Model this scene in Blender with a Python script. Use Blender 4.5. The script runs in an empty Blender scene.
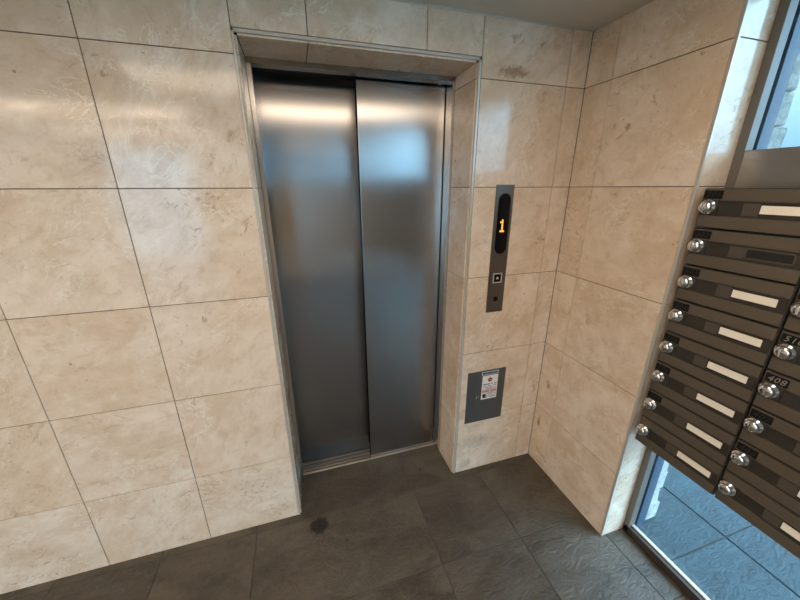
import bpy, bmesh, math, random
from mathutils import Vector, Matrix
random.seed(7)
S = bpy.context.scene
COL = S.collection

# ------------------------------------------------------------------ camera, world, lights, exposure
def make_camera():
    f, yaw, pit, rol = 328.01, 0.2964, -0.3301, -0.0035
    F = Vector((math.sin(yaw)*math.cos(pit), math.cos(yaw)*math.cos(pit), math.sin(pit)))
    R = Vector((math.cos(yaw), -math.sin(yaw), 0)); U = R.cross(F)
    R, U = R*math.cos(rol)+U*math.sin(rol), U*math.cos(rol)-R*math.sin(rol)
    cd = bpy.data.cameras.new('camera'); cam = bpy.data.objects.new('camera', cd)
    cd.sensor_fit = 'HORIZONTAL'; cd.sensor_width = 36; cd.lens = f*36/800; cd.clip_start = .02
    M = Matrix((R, U, -F)).transposed().to_4x4(); M.translation = Vector((0, -1.3472, 1.6))
    cam.matrix_world = M; COL.objects.link(cam); S.camera = cam
make_camera()
S.view_settings.view_transform = 'Standard'; S.view_settings.look = 'None'
S.view_settings.gamma = 1; S.view_settings.use_curve_mapping = False
S.view_settings.exposure = 1.5

LAMP = dict(color=(1.0, .80, .61), strength=2.3, strength_fill=6.5)
SKY_LOW, SKY_HIGH, SKY_BEHIND = (.145, .265, .375), (.85, 1.2, 1.6), 5.4

def make_world():
    """overcast sky, brighter overhead and towards the street side (-Y)"""
    w = bpy.data.worlds.new('sky'); S.world = w; w.use_nodes = True
    nt = w.node_tree; nt.nodes.clear()
    out = nt.nodes.new('ShaderNodeOutputWorld'); bg = nt.nodes.new('ShaderNodeBackground')
    tc = nt.nodes.new('ShaderNodeTexCoord'); sp = nt.nodes.new('ShaderNodeSeparateXYZ')
    rp = nt.nodes.new('ShaderNodeValToRGB')
    rp.color_ramp.elements[0].position = .05; rp.color_ramp.elements[0].color = (*SKY_LOW, 1)
    rp.color_ramp.elements[1].position = .75; rp.color_ramp.elements[1].color = (*SKY_HIGH, 1)
    mr = nt.nodes.new('ShaderNodeMapRange'); mr.interpolation_type = 'SMOOTHSTEP'
    for i, v in enumerate((.30, -.75, 1., SKY_BEHIND)): mr.inputs[i+1].default_value = v
    nt.links.new(tc.outputs['Generated'], sp.inputs[0]); nt.links.new(sp.outputs['Z'], rp.inputs[0])
    nt.links.new(sp.outputs['Y'], mr.inputs[0]); nt.links.new(mr.outputs[0], bg.inputs[1])
    nt.links.new(rp.outputs[0], bg.inputs[0]); nt.links.new(bg.outputs[0], out.inputs[0])
make_world()

ZC = 2.2134            # ceiling height
XW = 1.259             # right wall plane
YE = -.548             # where the right wall ends
XG = 1.43              # glass plane of the side window
YB, XL = -4.2, -2.6    # entrance side and far left of the lobby

# ------------------------------------------------------------------ materials
def mat(name, color=(.5, .5, .5), rough=.5, metal=0., **kw):
    m = bpy.data.materials.new(name); m.use_nodes = True
    b = m.node_tree.nodes['Principled BSDF']
    b.inputs['Base Color'].default_value = (*color, 1); b.inputs['Roughness'].default_value = rough
    b.inputs['Metallic'].default_value = metal
    for k, v in kw.items(): b.inputs[k.replace('_', ' ')].default_value = v
    return m

def srgb(r, g, b):
    return tuple(((c/255+.055)/1.055)**2.4 if c/255 > .04045 else c/255/12.92 for c in (r, g, b))

class N:
    """small node-building helper on a material's Principled node"""
    def __init__(self, m):
        self.t = m.node_tree; self.b = self.t.nodes['Principled BSDF']
    def new(self, typ, **props):
        n = self.t.nodes.new('ShaderNode'+typ)
        for k, v in props.items(): setattr(n, k, v)
        return n
    def put(self, sock, v):
        if isinstance(v, bpy.types.NodeSocket): self.t.links.new(v, sock)
        elif isinstance(v, tuple) and len(v) == 3 and sock.type == 'RGBA': sock.default_value = (*v, 1)
        else: sock.default_value = v
    def math(self, op, a, b=None, clamp=False):
        n = self.new('Math', operation=op, use_clamp=clamp); self.put(n.inputs[0], a)
        if b is not None: self.put(n.inputs[1], b)
        return n.outputs[0]
    def vmath(self, op, a, b):
        n = self.new('VectorMath', operation=op); self.put(n.inputs[0], a); self.put(n.inputs[1], b)
        return n.outputs['Value'] if op in ('DISTANCE', 'LENGTH') else n.outputs[0]
    def noise(self, vec, scale, detail=4, rough=.55, dist=0.):
        n = self.new('TexNoise'); self.put(n.inputs['Vector'], vec); n.inputs['Scale'].default_value = scale
        n.inputs['Detail'].default_value = detail; n.inputs['Roughness'].default_value = rough
        n.inputs['Distortion'].default_value = dist
        return n.outputs['Fac']
    def ramp(self, v, lo, hi, a=0., b=1.):
        n = self.new('MapRange', interpolation_type='SMOOTHSTEP'); self.put(n.inputs[0], v)
        for i, x in enumerate((lo, hi, a, b)): n.inputs[i+1].default_value = x
        return n.outputs[0]
    def mix(self, f, a, b):
        n = self.new('Mix', data_type='RGBA'); self.put(n.inputs[0], f); self.put(n.inputs[6], a); self.put(n.inputs[7], b)
        return n.outputs[2]
    def bump(self, h, strength, dist=.002):
        n = self.new('Bump'); n.inputs['Strength'].default_value = strength; n.inputs['Distance'].default_value = dist
        self.put(n.inputs['Height'], h); self.t.links.new(n.outputs[0], self.b.inputs['Normal'])

def marble(name, stain=None, base=(230, 210, 188)):
    m = mat(name, rough=.22); n = N(m)
    geo = n.new('NewGeometry'); P = geo.outputs['Position']; rnd = geo.outputs['Random Per Island']
    wn = n.new('TexWhiteNoise', noise_dimensions='1D'); n.put(wn.inputs['W'], rnd)
    off = n.vmath('MULTIPLY', wn.outputs['Color'], (40., 40., 40.))
    Q = n.vmath('ADD', P, off)
    # each slab has its own bedding direction
    rot = n.new('VectorRotate', rotation_type='EULER_XYZ'); n.put(rot.inputs['Vector'], Q)
    eu = n.vmath('MULTIPLY', wn.outputs['Color'], (0., 1.2, 0.)); n.put(rot.inputs['Rotation'], eu)
    St = n.vmath('MULTIPLY', rot.outputs[0], (1., 1., 1.5))
    cloud = n.noise(St, 3.4, 8, .68, .25)
    col = n.mix(n.ramp(cloud, .32, .68), srgb(base[0]-17, base[1]-22, base[2]-28), srgb(base[0]+6, base[1]+9, base[2]+12))
    col = n.mix(n.math('MULTIPLY', n.ramp(wn.outputs['Value'], 0, 1), .35), col, srgb(base[0]-8, base[1]-14, base[2]-22))
    mott = n.noise(St, 13., 7, .72, .5)
    col = n.mix(n.math('MULTIPLY', n.ramp(mott, .48, .70), .44), col, srgb(194, 160, 124))
    col = n.mix(n.math('MULTIPLY', n.ramp(mott, .46, .28), .45), col, srgb(240, 230, 214))
    # brown fossil patches, gathered where a broad mask lets them
    gate = n.ramp(n.noise(St, 3.1, 2, .5, .3), .47, .66)
    fos = n.ramp(n.noise(St, 19., 6, .68, 1.2), .55, .70)
    col = n.mix(n.math('MULTIPLY', n.math('MULTIPLY', gate, fos), .75), col, srgb(158, 120, 86))
    fine = n.ramp(n.noise(St, 55., 4, .6, .8), .64, .74)
    col = n.mix(n.math('MULTIPLY', fine, .55), col, srgb(165, 138, 105))
    # pale calcite threads
    th = n.math('ABSOLUTE', n.math('SUBTRACT', n.noise(St, 7., 5, .6, 1.6), .5))
    g2 = n.ramp(n.noise(St, 4.3, 2, .5, 0), .48, .62)
    thread = n.math('MULTIPLY', n.ramp(th, .0, .022, 1., 0.), g2)
    col = n.mix(n.math('MULTIPLY', thread, .7), col, srgb(238, 230, 214))
    # hairline rusty cracks
    th2 = n.math('ABSOLUTE', n.math('SUBTRACT', n.noise(St, 3.7, 6, .62, 1.0), .47))
    g3 = n.ramp(n.noise(Q, 2.4, 2, .5, 0), .56, .7)
    col = n.mix(n.math('MULTIPLY', n.math('MULTIPLY', n.ramp(th2, .0, .010, 1., 0.), g3), .45), col, srgb(150, 118, 84))
    # sparse dark pits
    vo = n.new('TexVoronoi'); n.put(vo.inputs['Vector'], Q); vo.inputs['Scale'].default_value = 13.
    pit = n.ramp(vo.outputs['Distance'], .045, .075, 1., 0.)
    pit = n.math('MULTIPLY', pit, n.ramp(n.noise(Q, 9., 2), .5, .6))
    col = n.mix(n.math('MULTIPLY', pit, .55), col, srgb(120, 92, 66))
    for (c, sx, sy, sz, colr, amt) in (stain or []):
        d = n.vmath('SUBTRACT', P, c); d = n.vmath('MULTIPLY', d, (1/sx, 1/sy, 1/sz))
        L = n.vmath('LENGTH', d, (0, 0, 0))
        L = n.math('ADD', L, n.math('MULTIPLY', n.math('SUBTRACT', n.noise(P, 38., 4, .7), .5), 2.4))
        col = n.mix(n.math('MULTIPLY', n.ramp(L, .35, 1.05, 1., 0.), amt), col, srgb(*colr))
    n.put(n.b.inputs['Base Color'], col)
    n.put(n.b.inputs['Roughness'], n.ramp(n.noise(Q, 14., 3), .3, .7, .09, .16))
    n.b.inputs['Specular IOR Level'].default_value = .5
    return m

def slate(name, dark, light, spots=(), rough=(.38, .60), bump=.6):
    m = mat(name); n = N(m)
    geo = n.new('NewGeometry'); P = geo.outputs['Position']; rnd = geo.outputs['Random Per Island']
    wn = n.new('TexWhiteNoise', noise_dimensions='1D'); n.put(wn.inputs['W'], rnd)
    Q = n.vmath('ADD', P, n.vmath('MULTIPLY', wn.outputs['Color'], (30., 30., 30.)))
    Wv = n.vmath('MULTIPLY', Q, (1., 1.7, 1.))
    a = n.noise(Wv, 4.2, 6, .62, .8); b = n.noise(Q, 42., 4, .6); c = n.noise(Wv, 15., 5, .6, 2.)
    col = n.mix(n.ramp(a, .3, .7), dark, light)
    col = n.mix(n.math('MULTIPLY', n.ramp(b, .5, .75), .25), col, tuple(x*1.6 for x in light))
    col = n.mix(n.math('MULTIPLY', n.ramp(wn.outputs['Value'], 0, 1), .25), col, dark)
    for (c0, r, amt, wob) in spots:
        L = n.vmath('DISTANCE', P, c0); L = n.math('DIVIDE', L, r)
        L = n.math('ADD', L, n.math('MULTIPLY', n.math('SUBTRACT', n.noise(P, 45., 4, .7), .5), wob))
        col = n.mix(n.math('MULTIPLY', n.ramp(L, .62, 1.12, 1., 0.), amt), col, (.010, .009, .007))
    n.put(n.b.inputs['Base Color'], col)
    n.put(n.b.inputs['Roughness'], n.ramp(a, .3, .7, *rough))
    h = n.math('ADD', n.math('MULTIPLY', n.ramp(c, .3, .7), .9), n.math('MULTIPLY', b, .35))
    n.bump(h, bump, .004)
    return m

def brushed(name, color, rough, aniso=.0, tangent=(1, 0, 0), streak=(1, 1, .01), scale=900., amt=.05):
    m = mat(name, color, rough, 1.0); n = N(m)
    geo = n.new('NewGeometry')
    v = n.vmath('MULTIPLY', geo.outputs['Position'], tuple(float(x) for x in streak))
    s = n.noise(v, scale, 3, .6)
    n.put(n.b.inputs['Roughness'], n.ramp(s, .2, .8, rough-amt, rough+amt))
    if aniso:
        n.b.inputs['Anisotropic'].default_value = aniso
        t = n.new('CombineXYZ')
        for i in range(3): t.inputs[i].default_value = tangent[i]
        n.t.links.new(t.outputs[0], n.b.inputs['Tangent'])
    return m

def glass_mat(name, tint=(.90, .97, .98)):
    m = bpy.data.materials.new(name); m.use_nodes = True; nt = m.node_tree; nt.nodes.clear()
    o = nt.nodes.new('ShaderNodeOutputMaterial'); mx = nt.nodes.new('ShaderNodeMixShader')
    tr = nt.nodes.new('ShaderNodeBsdfTransparent'); gl = nt.nodes.new('ShaderNodeBsdfGlossy')
    lw = nt.nodes.new('ShaderNodeLayerWeight'); lw.inputs[0].default_value = .5
    pw = nt.nodes.new('ShaderNodeMath'); pw.operation = 'POWER'; pw.inputs[1].default_value = 5.
    fr = nt.nodes.new('ShaderNodeMath'); fr.operation = 'MULTIPLY_ADD'; fr.inputs[1].default_value = .90; fr.inputs[2].default_value = .04
    nt.links.new(lw.outputs['Facing'], pw.inputs[0]); nt.links.new(pw.outputs[0], fr.inputs[0])
    tr.inputs[0].default_value = (*tint, 1); gl.inputs['Roughness'].default_value = .0
    nt.links.new(fr.outputs[0], mx.inputs[0]); nt.links.new(tr.outputs[0], mx.inputs[1])
    nt.links.new(gl.outputs[0], mx.inputs[2]); nt.links.new(mx.outputs[0], o.inputs[0])
    return m

def emit(name, color, strength):
    m = bpy.data.materials.new(name); m.use_nodes = True
    b = m.node_tree.nodes['Principled BSDF']
    b.inputs['Base Color'].default_value = (*color, 1)
    b.inputs['Emission Color'].default_value = (*color, 1); b.inputs['Emission Strength'].default_value = strength
    return m

M = dict(
    marble=marble('marble_front', [((.895, -.0, 2.040), .085, .2, .026, (132, 88, 52), .62),
                                   ((.86, -.0, .20), .15, .2, .05, (160, 150, 138), .4),
                                   ((.80, -.0, .05), .06, .2, .05, (150, 140, 128), .4)]),
    marble_side=marble('marble_side', [((1.259, -.045, .28), .05, .012, .05, (120, 92, 62), .7),
                                       ((1.259, -.07, .55), .05, .018, .03, (130, 100, 70), .6)]),
    grout=mat('dark_grout', srgb(92, 74, 56), .9),
    floor_grout=mat('floor_grout', srgb(66, 62, 56), .9),
    slate=slate('slate_floor', srgb(64, 57, 48), srgb(97, 88, 75),
                [((-.042, -.092, 0), .050, .92, 1.2), ((.079, -.204, 0), .008, .9, .2), ((.558, .08, 0), .0075, .95, .2)]),
    pavement=slate('outdoor_pavement', srgb(33, 48, 53), srgb(52, 70, 75), (), (.6, .75), .9),
    steel=brushed('brushed_steel_door', (.43, .415, .405), .235, .93, (1, 0, 0), amt=.015),
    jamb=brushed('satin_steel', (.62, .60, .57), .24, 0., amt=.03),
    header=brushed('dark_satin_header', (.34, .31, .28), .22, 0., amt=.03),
    foot=mat('reflection_cover_grey', srgb(74, 72, 69), .6, .2, Specular_IOR_Level=.2),  # for the added strip that covers the mirrored sill
    sill=brushed('aluminium_sill', (.52, .48, .44), .42, 0., amt=.05),
    trim=mat('pale_metal_trim', srgb(198, 192, 180), .35, .3),
    alu=brushed('window_aluminium', (.40, .37, .34), .32, 0., amt=.04),
    jamb_paint=mat('grey_brown_frame', srgb(112, 106, 98), .5, .2),
    bronze=mat('dark_bronze', srgb(72, 64, 58), .4, .3),
    alu_out=mat('outer_aluminium', srgb(58, 72, 90), .55, .1),
    panel=brushed('panel_grey_metal', (.185, .165, .145), .42, 0., (1, 0, 0), (.02, 1, 1), 700., .06),
    hatch=mat('hatch_grey_metal', srgb(84, 82, 78), .45, .3),
    hatch2=mat('hatch_plate', srgb(78, 78, 77), .42, .3),
    black=mat('black_gloss', (.004, .004, .005), .15, Specular_IOR_Level=.15),
    dark=mat('dark_gap', (.012, .011, .010), .7),
    rim=mat('light_button_rim', srgb(200, 200, 200), .3, .3),
    led=emit('amber_digit', (1.0, .36, .07), .5),
    paper=mat('white_sticker', srgb(232, 228, 224), .45),
    tape=mat('pale_blue_label', srgb(176, 186, 200), .45),
    red=mat('red_print', srgb(190, 48, 44), .5),
    ink=mat('dark_print', srgb(92, 92, 98), .5),
    inkblack=mat('black_print', srgb(34, 34, 38), .5),
    box=mat('mailbox_brown', srgb(102, 92, 80), .36, .3),
    box_dark=mat('mailbox_dark_band', srgb(62, 58, 53), .36, .3),
    box_mid=mat('mailbox_insert', srgb(92, 84, 74), .4, .3),
    card=mat('cream_card', srgb(246, 238, 222), .6),
    plate=mat('black_number_plate', (.008, .008, .008), .5, Specular_IOR_Level=.2),
    digit=mat('silver_digits', srgb(150, 146, 138), .4, .3),
    digit_dim=mat('dim_digits', srgb(48, 47, 46), .5, .3),  # darker digit tone, so these numbers read faintly
    chrome=mat('chrome', (.82, .82, .83), .09, 1.0),
    ceiling=mat('ceiling_paint', srgb(202, 198, 188), .8),
    plain=mat('plain_plaster', srgb(205, 192, 170), .8),
    glass=glass_mat('clear_glass'),
    glass_grey=glass_mat('grey_glass', (.30, .30, .31)),
    glass_dark=glass_mat('dark_grey_glass', (.13, .13, .135)),
    lamp=emit('warm_diffuser', LAMP['color'], LAMP['strength']),
    lamp_fill=emit('fill_diffuser', LAMP['color'], LAMP['strength_fill']),  # for the two added fill lights
    white=mat('white_lamp_frame', (.8, .8, .78), .4),
)
def stone_mat():
    m = mat('split_stone', rough=.85); n = N(m)
    geo = n.new('NewGeometry'); P = geo.outputs['Position']
    a = n.noise(P, 30., 6, .65)
    n.put(n.b.inputs['Base Color'], n.mix(n.ramp(a, .3, .7), srgb(170, 172, 164), srgb(216, 218, 208)))
    n.bump(n.noise(P, 45., 6, .75), 1., .03)
    return m
M['stone'] = stone_mat()

# ------------------------------------------------------------------ mesh helpers
def box(bm, x0, x1, y0, y1, z0, z1, mi=0, bev=0., seg=1):
    x0, x1 = sorted((x0, x1)); y0, y1 = sorted((y0, y1)); z0, z1 = sorted((z0, z1))
    v = [bm.verts.new((x, y, z)) for x in (x0, x1) for y in (y0, y1) for z in (z0, z1)]
    fs = [bm.faces.new([v[i] for i in q]) for q in
          ((0, 1, 3, 2), (4, 6, 7, 5), (0, 4, 5, 1), (2, 3, 7, 6), (0, 2, 6, 4), (1, 5, 7, 3))]
    for f in fs: f.material_index = mi
    if bev:
        r = bmesh.ops.bevel(bm, geom=list({e for f in fs for e in f.edges}), offset=bev, segments=seg,
                            affect='EDGES', profile=.5)
        for f in r['faces']: f.material_index = mi

def prism(bm, pts, axis, d0, d1, mi=0):
    """extrude a 2D outline along an axis: 'x' outlines are (y, z), 'y' are (x, z), 'z' are (x, y)"""
    def p(q, d): return {'x': (d, q[0], q[1]), 'y': (q[0], d, q[1]), 'z': (q[0], q[1], d)}[axis]
    a = [bm.verts.new(p(q, d0)) for q in pts]; b = [bm.verts.new(p(q, d1)) for q in pts]
    fs = [bm.faces.new(a), bm.faces.new(b[::-1])]
    for i in range(len(pts)):
        j = (i+1) % len(pts); fs.append(bm.faces.new((a[j], a[i], b[i], b[j])))
    for f in fs: f.material_index = mi
    return fs

def lathe(bm, prof, axis, centre, n=32, mi=0, flute=None):
    """prof: list of (radius, height along axis)"""
    c = Vector(centre); rings = []
    for k, (r, h) in enumerate(prof):
        ring = []
        for i in range(n):
            t = 2*math.pi*i/n
            rr = r*(1-(flute[1] if flute and k in flute[0] and i % 2 else 0))
            u, w = rr*math.cos(t), rr*math.sin(t)
            ring.append(bm.verts.new(c+Vector({'x': (h, u, w), 'y': (u, h, w), 'z': (u, w, h)}[axis])))
        rings.append(ring)
    fs = []
    for a, b in zip(rings, rings[1:]):
        for i in range(n): fs.append(bm.faces.new((a[i], a[(i+1) % n], b[(i+1) % n], b[i])))
    fs.append(bm.faces.new(rings[0])); fs.append(bm.faces.new(rings[-1]))
    for f in fs: f.material_index = mi; f.smooth = True
    return fs

def mesh(name, bm, mats, parent=None, loc=None, smooth=False):
    bmesh.ops.recalc_face_normals(bm, faces=bm.faces)
    me = bpy.data.meshes.new(name); bm.to_mesh(me); bm.free()
    for m in (mats if isinstance(mats, (list, tuple)) else [mats]): me.materials.append(m)
    o = bpy.data.objects.new(name, me); COL.objects.link(o)
    if parent: o.parent = parent
    if loc: o.location = loc
    return o
def struct(name, bm, mats):
    o = mesh(name, bm, mats); o['kind'] = 'structure'; return o
def thing(name, label, cat, loc=(0, 0, 0), group=None):
    o = bpy.data.objects.new(name, None); COL.objects.link(o); o.location = loc; o.empty_display_size = .05
    o['label'] = label; o['category'] = cat; o['kind'] = 'thing'
    if group: o['group'] = group
    return o
def B(): return bmesh.new()

def text_into(bm, s, size, place, depth=.0006, mi=0, shear=0., spacing=1.0):
    """lettering as mesh; place(u, v, w) maps text right, up, out to the object's own space"""
    cu = bpy.data.curves.new('lettering', 'FONT'); cu.body = s; cu.size = size; cu.extrude = depth/2
    cu.shear = shear; cu.align_x = 'CENTER'; cu.align_y = 'CENTER'; cu.space_character = spacing
    cu.resolution_u = 3
    to = bpy.data.objects.new('lettering', cu); COL.objects.link(to)
    bpy.context.view_layer.update()
    me = bpy.data.meshes.new_from_object(to.evaluated_get(bpy.context.evaluated_depsgraph_get()))
    vs = [bm.verts.new(place(v.co.x, v.co.y, v.co.z+depth/2)) for v in me.vertices]
    for p in me.polygons:
        try: bm.faces.new([vs[i] for i in p.vertices]).material_index = mi
        except ValueError: pass
    bpy.data.objects.remove(to); bpy.data.curves.remove(cu); bpy.data.meshes.remove(me)

# ------------------------------------------------------------------ setting: tiled walls
G = .0014              # half a joint
TH = .010              # slab thickness
ZR = [0, .3762, .7827, 1.1893, 1.6, 2.0068, ZC]
def slabs(bm, xs, zs, put, g=G):
    for a, b in zip(xs, xs[1:]):
        for c, d in zip(zs, zs[1:]):
            put(a+g, b-g, c+g if c > 0 else c, d-g)

XO0, XO1, ZO = -.140, .7454, 2.066      # elevator opening in the front wall
# front wall in three stretches: left of the opening, right of it, and the band above
yput = lambda a, b, c, d: box(bm, a, b, 0, TH, c, d, 0, .0007)
bm = B()
colx = [XO0-.4077*i for i in range(6, -1, -1)]
slabs(bm, colx, ZR, yput)
box(bm, XL, colx[0]-G, 0, TH, 0, ZC, 0)
box(bm, XL, XO0, TH-.006, .40, 0, ZC, 1)                   # core behind the slabs
def reveal(x0, x1):
    for c, d in zip(ZR, ZR[1:]):
        d2 = min(d, 2.062)
        if c < 2.062: box(bm, x0, x1, .008, .190, c+(G if c else 0), d2-G, 0, .0007)
reveal(-.139, -.1265)
struct('wall_front', bm, [M['marble'], M['grout']])
bm = B()
slabs(bm, [XO1+.003, 1.1598, XW], ZR, yput)
box(bm, XO1+.001, XW+.3, TH-.006, .40, 0, ZC, 1)
reveal(.730, .7454)
struct('wall_front', bm, [M['marble'], M['grout']])
bm = B()
slabs(bm, [XO0, .094, .519, XO1+.003], [ZO+.012, ZC], yput)
box(bm, XO0, XO1, TH-.006, .40, 2.105, ZC, 1)
for a, b in zip([-.126, .094, .519, .730], [.094, .519, .730]):
    box(bm, a+G, b-G, .008, .190, 2.060, 2.104, 0, .0007)
struct('wall_front', bm, [M['marble'], M['grout']])

# angle trim round the opening
bm = B(); t0, t1 = .012, .004
box(bm, XO0-.001, XO0+.007, -.002, .008, 0, ZO+.010, 0, .0008)
box(bm, XO1-.009, XO1+.001, -.002, .008, 0, ZO+.010, 0, .0008)
box(bm, XO0-.001, XO1+.001, -.002, .008, ZO, ZO+.010, 0, .0008)
struct('trim_opening', bm, M['trim'])

# right wall with its blunt end
bm = B()
slab_y = [(0, -.1351), (-.1351, YE+.010)]
for (ya, yb) in slab_y:
    for c, d in zip(ZR, ZR[1:]): box(bm, XW, XW+TH, ya-G, yb+(G if yb > -.2 else 0), c+(G if c else 0), d-G, 0, .0007)
for c, d in zip(ZR, ZR[1:]): box(bm, XW+.009, 1.392, YE, YE+TH, c+(G if c else 0), d-G, 0, .0007)
box(bm, XW+.006, 1.40, YE+.006, 0, 0, ZC, 1)
box(bm, 1.40, 1.53, YE+.01, 0, 0, ZC, 1)
wall_right = struct('wall_right', bm, [M['marble_side'], M['grout']])
bm = B(); box(bm, XW-.0015, XW+.008, YE-.002, YE+.0085, 0, ZC, 0, .001)
struct('trim_corner', bm, M['trim'])
bm = B(); box(bm, XO0, 1.16, -.004, .004, ZC-.005, ZC, 0)
struct('trim_ceiling', bm, M['trim'])

# floor
bm = B()
fx = [.475+.406*i for i in range(-8, 4)]; fx = [x for x in fx if XL < x < 1.36 and abs(x-.069) > .01]; fx = [XL]+fx+[1.40]
fy = [-.036-.402*i for i in range(0, 11)]; fy = [.25]+[y for y in fy if y > YB]+[YB]
for a, b in zip(fx, fx[1:]):
    for c, d in zip(fy, fy[1:]):
        box(bm, a+.0015, b-.0015, d+.0015, c-.0015, -.012, 0, 0, .001)
box(bm, XL, 1.40, YB, .25, -.06, -.003, 1)
struct('floor', bm, [M['slate'], M['floor_grout']])

# ceiling
bm = B(); box(bm, XL, 1.6, YB, .6, ZC, ZC+.1, 0); struct('ceiling', bm, M['ceiling'])
bm = B(); box(bm, XL-.15, XL, YB, .19, 0, ZC, 0); struct('wall_left', bm, M['plain'])

# entrance side behind the camera: plastered wall, two unseen windows added for fill and door reflections
bm = B()
box(bm, XL-.15, -2.4, YB-.15, YB, 0, ZC, 0); box(bm, 1.2, 1.6, YB-.15, YB, 0, ZC, 0)
box(bm, -2.4, 1.2, YB-.15, YB, 2.15, ZC, 0); box(bm, -1.30, 1.2, YB-.15, YB, 0, 1.70, 0); box(bm, -1.30, -.62, YB-.15, YB, 1.70, 2.15, 0)
struct('wall_back', bm, M['plain'])
w = bpy.data.objects.new('window_reflection', None); COL.objects.link(w); w['kind'] = 'structure'  # unseen high window, placed and tinted for the bands mirrored in the door
bm = B()
for x in (-.62, 1.16): box(bm, x, x+.04, YB-.09, YB-.03, 1.70, 2.15)
for z, h in ((1.70, .07), (1.895, .06), (2.125, .025)): box(bm, -.62, 1.2, YB-.09, YB-.03, z, z+h)
mesh('window_frame', bm, M['alu'], w)
bm = B(); box(bm, -.60, 1.2, YB-.063, YB-.057, 1.76, 1.90); mesh('pane', bm, M['glass_grey'], w)
bm = B(); box(bm, -.60, 1.2, YB-.063, YB-.057, 1.94, 2.13); mesh('pane', bm, M['glass_dark'], w)
w = bpy.data.objects.new('window_fill', None); COL.objects.link(w); w['kind'] = 'structure'  # unseen glazing added for cool fill from behind left
bm = B()
for x in (-2.4, -1.35): box(bm, x, x+.05, YB-.09, YB-.03, 0, 2.15)
for z in (0, 2.10): box(bm, -2.4, -1.30, YB-.09, YB-.03, z, z+.05)
mesh('window_frame', bm, M['alu'], w)
bm = B(); box(bm, -2.38, -1.32, YB-.063, YB-.057, .02, 2.12); mesh('pane', bm, M['glass'], w)

# ------------------------------------------------------------------ side window (frame, transom, sill, panes)
XF = 1.39
w = bpy.data.objects.new('window_1', None); COL.objects.link(w); w['kind'] = 'structure'
bm = B()
box(bm, XF, XG-.004, YE, YE-.026, 0, ZC, 0, .001)                 # jamb, room side
box(bm, XG-.004, XG+.012, YE, YE-.012, 0, ZC, 0)                  # glazing pocket
for y1 in (-2.6, -3.95): box(bm, XF, XG+.06, y1, y1-.05, 0, ZC, 0, .001)
box(bm, XF, XG+.06, YB, YB+.05, 0, ZC, 0, .001)
mesh('jamb', bm, M['jamb_paint'], w)
bm = B()
box(bm, XG+.010, XG+.045, YE, YE-.028, 0, ZC, 0, .001)
box(bm, XG+.045, XG+.085, YE, YE-.016, 0, ZC, 0, .001)
mesh('outer_frame', bm, M['alu_out'], w)
bm = B()
box(bm, XF, XG+.05, YE-.026, YB, 1.575, 1.708, 0, .002)
mesh('transom', bm, M['alu'], w)
bm = B()
box(bm, XF, XG+.05, YE-.026, YB, .62, .70, 0, .002)               # rail carrying the mailboxes
mesh('rail', bm, M['alu'], w)
bm = B()
box(bm, XF, XG+.004, YE, YB, 0, .040, 0, .002)
box(bm, XF, XG+.004, YE, YB, -.06, 0, 0)
mesh('window_sill', bm, M['bronze'], w)
bm = B(); box(bm, XG-.022, XG-.006, YE-.026, YB, .040, .0475, 0, .001); mesh('glazing_bead', bm, M['trim'], w)
bm = B()
box(bm, XG-.002, XG+.004, YE-.018, YB, .04, 1.575)
box(bm, XG-.002, XG+.004, YE-.018, YB, 1.708, ZC)
mesh('pane', bm, M['glass'], w)

bm = B(); box(bm, XF+.004, XG+.03, -1.16, YB, .604, 1.60, 0, .002)  # unseen panel in place of further mailboxes, added to block low window light
struct('wall_right', bm, M['bronze'])

# outdoors: pavement, rough stone pier on the outer face of the wall
bm = B()
ex = [1.44, 1.85, 2.42, 3.0, 3.6, 4.2, 4.8, 5.4, 6.0]; ey = [2.0, 1.4, .8, .2, -.40, -.72, -1.4, -2.0, -2.6, -3.2, -3.8, -4.4, -5.0]
ey = [2.0, 1.46, .92, .38, -.18, -.72, -1.26, -1.8, -2.34, -2.88, -3.42, -3.96, -4.5, -5.04, -5.6]
for a, b in zip(ex, ex[1:]):
    for c, d in zip(ey, ey[1:]):
        box(bm, a+.003, b-.003, d+.003, c-.003, -.035, -.02, 0, .002)
box(bm, 1.46, 6.0, -5.6, 2.0, -.10, -.026, 1)
for a, b in zip([-5, -4, -3, -2, -1, 0, 1], [-4, -3, -2, -1, 0, 1, 1.44]):
    box(bm, a+.003, b-.003, -8, YB-.16, -.035, -.02, 0, .002)
box(bm, -5, 1.44, -8, YB-.16, -.1, -.026, 1)
struct('ground_outside', bm, [M['pavement'], M['floor_grout']])

bm = B(); box(bm, 1.62, 2.25, -7.0, 1.5, 2.45, 2.60, 0, .01)         # unseen canopy added to block the high sky
struct('sky_blocker_outside', bm, M['plain'])

bm = B(); z = -.02; k = 0
while z < 2.6:
    h = random.choice((.095, .105, .115)); xr = 1.612+random.uniform(-.014, .014)
    box(bm, 1.517, xr, YE+.004+random.uniform(-.004, .004), -.30, z+.002, z+h-.002, 0, .006, 2)
    z += h; k += 1
box(bm, 1.52, 1.59, YE+.02, -.05, -.02, 2.6, 0)
for v in bm.verts:
    v.co += Vector((random.uniform(-.003, .003), random.uniform(-.003, .003), random.uniform(-.0015, .0015)))
struct('wall_outside', bm, M['stone'])

# ------------------------------------------------------------------ elevator entrance
el = thing('elevator_door', 'closed two-panel brushed steel elevator door in the marble recess', 'elevator door', (.3, .262, 0))
def epart(name, bm, m, parent=None):
    o = mesh(name, bm, m, parent or el); o.location = -el.location if parent is None else (0, 0, 0); return o
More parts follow.
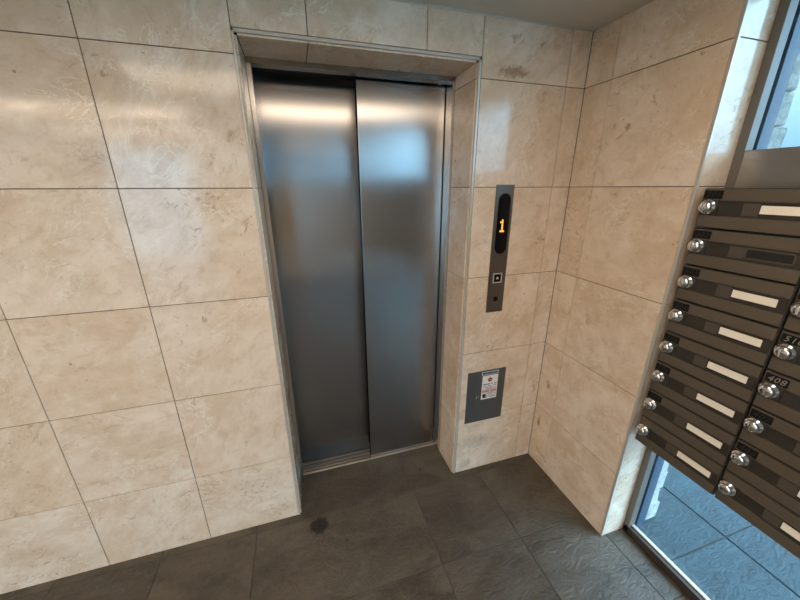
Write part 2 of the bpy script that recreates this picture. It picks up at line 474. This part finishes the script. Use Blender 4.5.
# right-hand leaf (nearer), folded steel with a return edge
bm = B(); box(bm, .298, .714, .262, .300, .004, 2.045, 0, .002, 2); p = epart('door_panel', bm, M['steel'])
p['label'] = 'nearer right-hand steel panel'
bm = B(); box(bm, -.135, .330, .345, .383, .004, 2.07, 0, .002, 2); p = epart('door_panel', bm, M['steel'])
p['label'] = 'set-back left-hand steel panel'
bm = B(); box(bm, -.116, .300, .3435, .346, .004, .105, 0, .0005); k = mesh('reflection_cover', bm, M['foot'], p)   # added dull strip that hides the sill's reflection in the panel
bm = B()
box(bm, -.126, -.108, .191, .262, 0, 2.0605, 0, .001); box(bm, -.126, -.116, .262, .40, 0, 2.06, 0)
epart('jamb', bm, M['jamb'])
bm = B()
box(bm, .717, .730, .191, .262, 0, 2.0605, 0, .001); box(bm, .724, .731, .262, .40, 0, 2.06, 0)
epart('jamb', bm, M['jamb'])
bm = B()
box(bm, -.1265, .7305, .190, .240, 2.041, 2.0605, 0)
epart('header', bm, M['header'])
bm = B()
box(bm, -.126, .731, .386, .40, 0, 2.1, 0); box(bm, -.126, .731, .262, .40, 2.075, 2.1, 0)
epart('backing', bm, M['hatch'])
bm = B()
box(bm, -.126, .731, .247, .386, -.03, -.006, 1)
for y0, y1 in ((.247, .262), (.272, .290), (.298, .316), (.325, .345)):
    box(bm, -.116, .724, y0, y1, -.02, .002, 0, .0008)
epart('threshold', bm, [M['sill'], M['dark']])

# ------------------------------------------------------------------ hall call panel
cp = thing('call_panel', 'tall narrow grey elevator call panel showing 1 right of the elevator', 'elevator call panel', (.9065, 0, 1.308))
def at_cp(bm, name, m, parent=None):
    o = mesh(name, bm, m, parent or cp)
    if parent is None: o.location = -cp.location
    return o
bm = B(); box(bm, .8605, .9530, -.004, .002, 1.004, 1.611, 0, .001, 2); at_cp(bm, 'faceplate', M['panel'])
bm = B(); pts = []
cx, hw = .9080, .031
for i in range(17):
    t = math.pi*i/16; pts.append((cx+hw*math.cos(t), 1.574-hw+hw*math.sin(t)))
for i in range(17):
    t = math.pi+math.pi*i/16; pts.append((cx+hw*math.cos(t), 1.300+hw+hw*math.sin(t)))
prism(bm, pts, 'y', -.0055, -.002); scr = at_cp(bm, 'display', M['black'])
# the 1 as a dot matrix
bm = B(); dots = ["..#..", ".##..", "..#..", "..#..", "..#..", "..#..", ".###."]; pit = .0082
for r, row in enumerate(dots):
    for c, ch in enumerate(row):
        if ch == '#':
            x = .906+(c-2)*pit; z = 1.431+(3-r)*pit
            box(bm, x-.0036, x+.0036, -.0064, -.0054, z-.0038, z+.0038)
dg = at_cp(bm, 'digit', M['led']); 
dg.parent = scr; dg.location = (0, 0, 0)
bm = B()
def ring_sq(bm, cx, cz, o, i, y0, y1, mi=0):
    for (a, b, c, d) in ((-o, o, i, o), (-o, o, -o, -i), (-o, -i, -i, i), (i, o, -i, i)):
        box(bm, cx+a, cx+b, y0, y1, cz+c, cz+d, mi)
ring_sq(bm, .9065, 1.181, .0245, .0195, -.007, -.003)
bt = at_cp(bm, 'call_button', M['rim'])
bm = B(); box(bm, .887, .926, -.0065, -.003, 1.1615, 1.2005, 0, .001)
prism(bm, [(.8985, 1.176), (.9065, 1.190), (.9145, 1.176)], 'y', -.0070, -.0060, 1)
k = at_cp(bm, 'button_cap', [M['black'], M['rim']]); k.parent = bt; k.location = (0, 0, 0)
bm = B(); lathe(bm, [(.0125, -.0025), (.0125, -.006), (.010, -.007), (.0085, -.0045), (.001, -.0045)], 'y', (.9075, 0, 1.073), 24)
at_cp(bm, 'key_switch', M['black'])

# ------------------------------------------------------------------ service hatch with sticker
ht = thing('service_hatch', 'square grey metal service hatch with a white sticker low on the wall', 'service hatch', (.903, 0, .505))
def at_ht(bm, name, m, parent=None):
    o = mesh(name, bm, m, parent or ht)
    if parent is None: o.location = -ht.location
    return o
bm = B(); box(bm, .7875, 1.0185, -.004, .002, .343, .6665, 0, .0012, 2); at_ht(bm, 'cover_plate', M['hatch'])
bm = B(); box(bm, .796, .8450, -.0052, -.003, .420, .640, 0, .0006); at_ht(bm, 'small_door', M['hatch2'])
bm = B(); box(bm, .843, .859, -.0075, -.003, .497, .517, 0, .001); box(bm, .848, .854, -.0085, -.007, .5005, .5135, 1)
at_ht(bm, 'latch', [M['jamb'], M['dark']])

def marks_row(bm, x0, x1, z, h, y, mi, seed, fill=.75):
    """illegible small print: short separate strokes"""
    r = random.Random(seed); x = x0
    while x < x1-.002:
        wv = r.uniform(.0035, .0085)
        if r.random() < fill: box(bm, x, min(x+wv, x1), y-.0002, y+.0003, z, z+h, mi)
        x += wv+.0016
st = thing('notice_sticker', 'white notice sticker with red emblem and red print on the grey hatch', 'sticker', (.923, -.004, .486))
def at_st(bm, name, m):
    o = mesh(name, bm, m, st); o.location = -st.location; return o
y = -.0048
bm = B()
for i in range(5):                       # round red emblem: ring of lobes about a disc
    t = math.pi/2+2*math.pi*i/5
    lathe(bm, [(.0062, y), (.0062, y-.0004)], 'y', (.923+.0085*math.cos(t), 0, .607+.0085*math.sin(t)), 14)
lathe(bm, [(.0075, y), (.0075, y-.0005)], 'y', (.923, 0, .607), 16)
lathe(bm, [(.0030, y-.0004), (.0030, y-.0008)], 'y', (.923, 0, .607), 12, 1)
at_st(bm, 'emblem', [M['red'], M['paper']])
bm = B(); box(bm, .876, .972, y, -.004, .4855, .634, 2)
for i, (z, h) in enumerate(((.577, .0065), (.566, .004), (.5575, .004), (.549, .004))):
    marks_row(bm, .884, .965, z, h, y, 0 if i else 1, 11+i, .8)
for i, z in enumerate((.519, .5105, .502, .494)): marks_row(bm, .909, .966, z, .0045, y, 0, 31+i, .85)
lathe(bm, [(.0115, y), (.0115, y-.0004)], 'y', (.8935, 0, .510), 20, 1)
box(bm, .884, .906, y-.0004, y, .494, .502, 1)
at_st(bm, 'sheet', [M['ink'], M['inkblack'], M['paper']])
bm = B(); box(bm, .878, .970, y-.0002, y+.0003, .5435, .5455); box(bm, .878, .970, y-.0002, y+.0003, .527, .5288)
marks_row(bm, .881, .967, .5305, .0105, y, 0, 77, .92)
at_st(bm, 'red_print', M['red'])
tp = thing('label_strip', 'narrow pale blue label strip along the top of the white sticker', 'label', (.923, -.004, .639))
bm = B(); box(bm, .869, .972, -.0047, -.004, .638, .6605)
marks_row(bm, .875, .966, .643, .013, -.0047, 1, 5, .95)
o = mesh('strip', bm, [M['tape'], M['inkblack']], tp); o.location = -tp.location

# ------------------------------------------------------------------ mailboxes
PW, PH = .2865, .12425            # pitch of the bank
BW, BH, BD = .2830, .1210, .118   # one box
Z0 = .604
def front_panel():
    """door: flat top strip, hooded step, sunk band for the card, plain lower flap"""
    bm = B(); yl, yr = -.003, -BW+.003
    box(bm, 0, .008, yl, yr, .0865, BH-.002, 0, .0012, 2)         # top strip
    box(bm, -.0015, .007, yl-.050, yr, .0840, .0870, 0, .0008)    # hood edge
    box(bm, 0, .008, yl, yr, .002, .0385, 0, .0012, 2)            # lower flap
    box(bm, .001, .008, yl, -.050, .0380, .0870, 1)               # knob land
    box(bm, .0045, .009, -.049, -.279, .0380, .0870, 1)           # sunk band
    box(bm, .000, .008, -.2785, yr, .0380, .0870, 0, .0008)       # right stile
    return bm
def make_mailbox(loc):
    t = thing('mailbox', 'x', 'mailbox', loc, 'dark brown mailboxes in the bank')
    bm = B(); box(bm, .006, BD, -.0005, -BW+.0005, 0, BH, 0, .001); mesh('casing', bm, M['box_dark'], t)
    d = mesh('door', front_panel(), [M['box'], M['box_dark']], t)
    bm = B()
    prof = [(.0225, .002), (.0232, -.003), (.0225, -.006), (.0185, -.0075), (.0178, -.017), (.0165, -.0195), (.009, -.0225), (.0005, -.0230)]
    lathe(bm, prof, 'x', (0, -.0245, .0655), 40, 0, ((3, 4, 5), .07))
    box(bm, -.0262, -.019, -.0215, -.0275, .053, .078, 0, .002, 2)      # grip bar across the dial
    k = mesh('knob', bm, M['chrome'], d)
    return t
def add_plate(t, s, dim):
    bm = B(); box(bm, -.0035, .001, -.007, -.056, .0900, .1145, 0, .0006)
    pl = mesh('number_plate', bm, M['plate'], t)
    bm = B(); text_into(bm, s, .0235, lambda u, v, w: (-.0036-w, -.0315-u, .1020+v), .0006, 0, .25, 1.15)
    mesh('digits', bm, M['digit_dim' if dim else 'digit'], pl)
def add_holder(t, card):
    bm = B()
    box(bm, .001, .006, -.113, -.277, .0395, .0445, 1); box(bm, .001, .006, -.113, -.277, .0800, .0845, 1)
    box(bm, .0015, .006, -.113, -.151, .0445, .0800, 0, .0006)
    box(bm, .001, .006, -.262, -.277, .0445, .0800, 1)
    if not card:
        box(bm, .0005, .004, -.152, -.156, .047, .079, 0); box(bm, .0005, .004, -.258, -.262, .047, .079, 0)
        box(bm, .0005, .004, -.152, -.262, .047, .051, 0); box(bm, .0005, .004, -.152, -.262, .0745, .079, 0)
        box(bm, .0035, .0047, -.156, -.258, .051, .0745, 2)
    h = mesh('card_holder', bm, [M['box_mid'], M['box_dark'], M['dark']], t)
    if card:
        bm = B(); box(bm, .0025, .0048, -.154, -.258, .0515, .0745, 0)
        mesh('name_card', bm, M['card'], h)

ORD = ['topmost', 'second', 'third', 'fourth', 'fifth', 'sixth', 'seventh', 'bottom']
nums = {0: ['201', '202', '203', '204', '205', '206', '207', None],
        1: ['513', '512', '511', '510', '408', '407', '406', None]}
proto = None
for c in range(2):
    for r in range(8):
        loc = (XW, -.5710-c*PW, Z0+(7-r)*PH)
        if proto is None:
            t = proto = make_mailbox(loc)
            core = [(o, list(o.children)) for o in t.children]
        else:
            t = proto.copy(); COL.objects.link(t); t.location = loc
            for o, kids in core:
                q = o.copy(); COL.objects.link(q); q.parent = t
                for kd in kids:
                    z = kd.copy(); COL.objects.link(z); z.parent = q
        s = nums[c][r]
        if s: add_plate(t, s, c == 0 or r in (5, 6))
        add_holder(t, not (c == 0 and r == 1))
        where = 'in the mailbox column beside the marble wall' if c == 0 else 'in the second mailbox column from the marble wall'
        pos = ORD[r] if r in (0, 7) else ORD[r]+' down'
        extra = ''
        if c == 0 and r == 1: extra = ' with empty name slot'
        elif s in ('408', '510'): extra = ' numbered '+s
        elif r == 7: extra = ' without number plate'
        t['label'] = f'brown mailbox{extra}, {pos} {where}'

# ------------------------------------------------------------------ ceiling lights outside the frame: first mirrored in the steel, other two added fill
for i, (x, y, lx, ly) in enumerate(((.1, -1.14, 1.8, .44), (-1.6, -2.2, 1.6, .34), (-1.6, -3.4, 1.6, .34))):
    t = thing('ceiling_light', 'long warm white ceiling light ' + ('over the elevator lobby', 'added unseen as fill in mid-lobby', 'added unseen as fill at the back')[i],
              'ceiling light', (x, y, ZC), 'warm ceiling lights of the lobby')
    bm = B()
    for (a, b, c, d) in ((-lx/2-.015, lx/2+.015, ly/2, ly/2+.015), (-lx/2-.015, lx/2+.015, -ly/2-.015, -ly/2),
                         (-lx/2-.015, -lx/2, -ly/2, ly/2), (lx/2, lx/2+.015, -ly/2, ly/2)):
        box(bm, a, b, c, d, -.022, 0)
    mesh('lamp_frame', bm, M['white'], t)
    bm = B(); box(bm, -lx/2, lx/2, -ly/2, ly/2, -.016, -.001); mesh('diffuser', bm, M['lamp' if i == 0 else 'lamp_fill'], t)
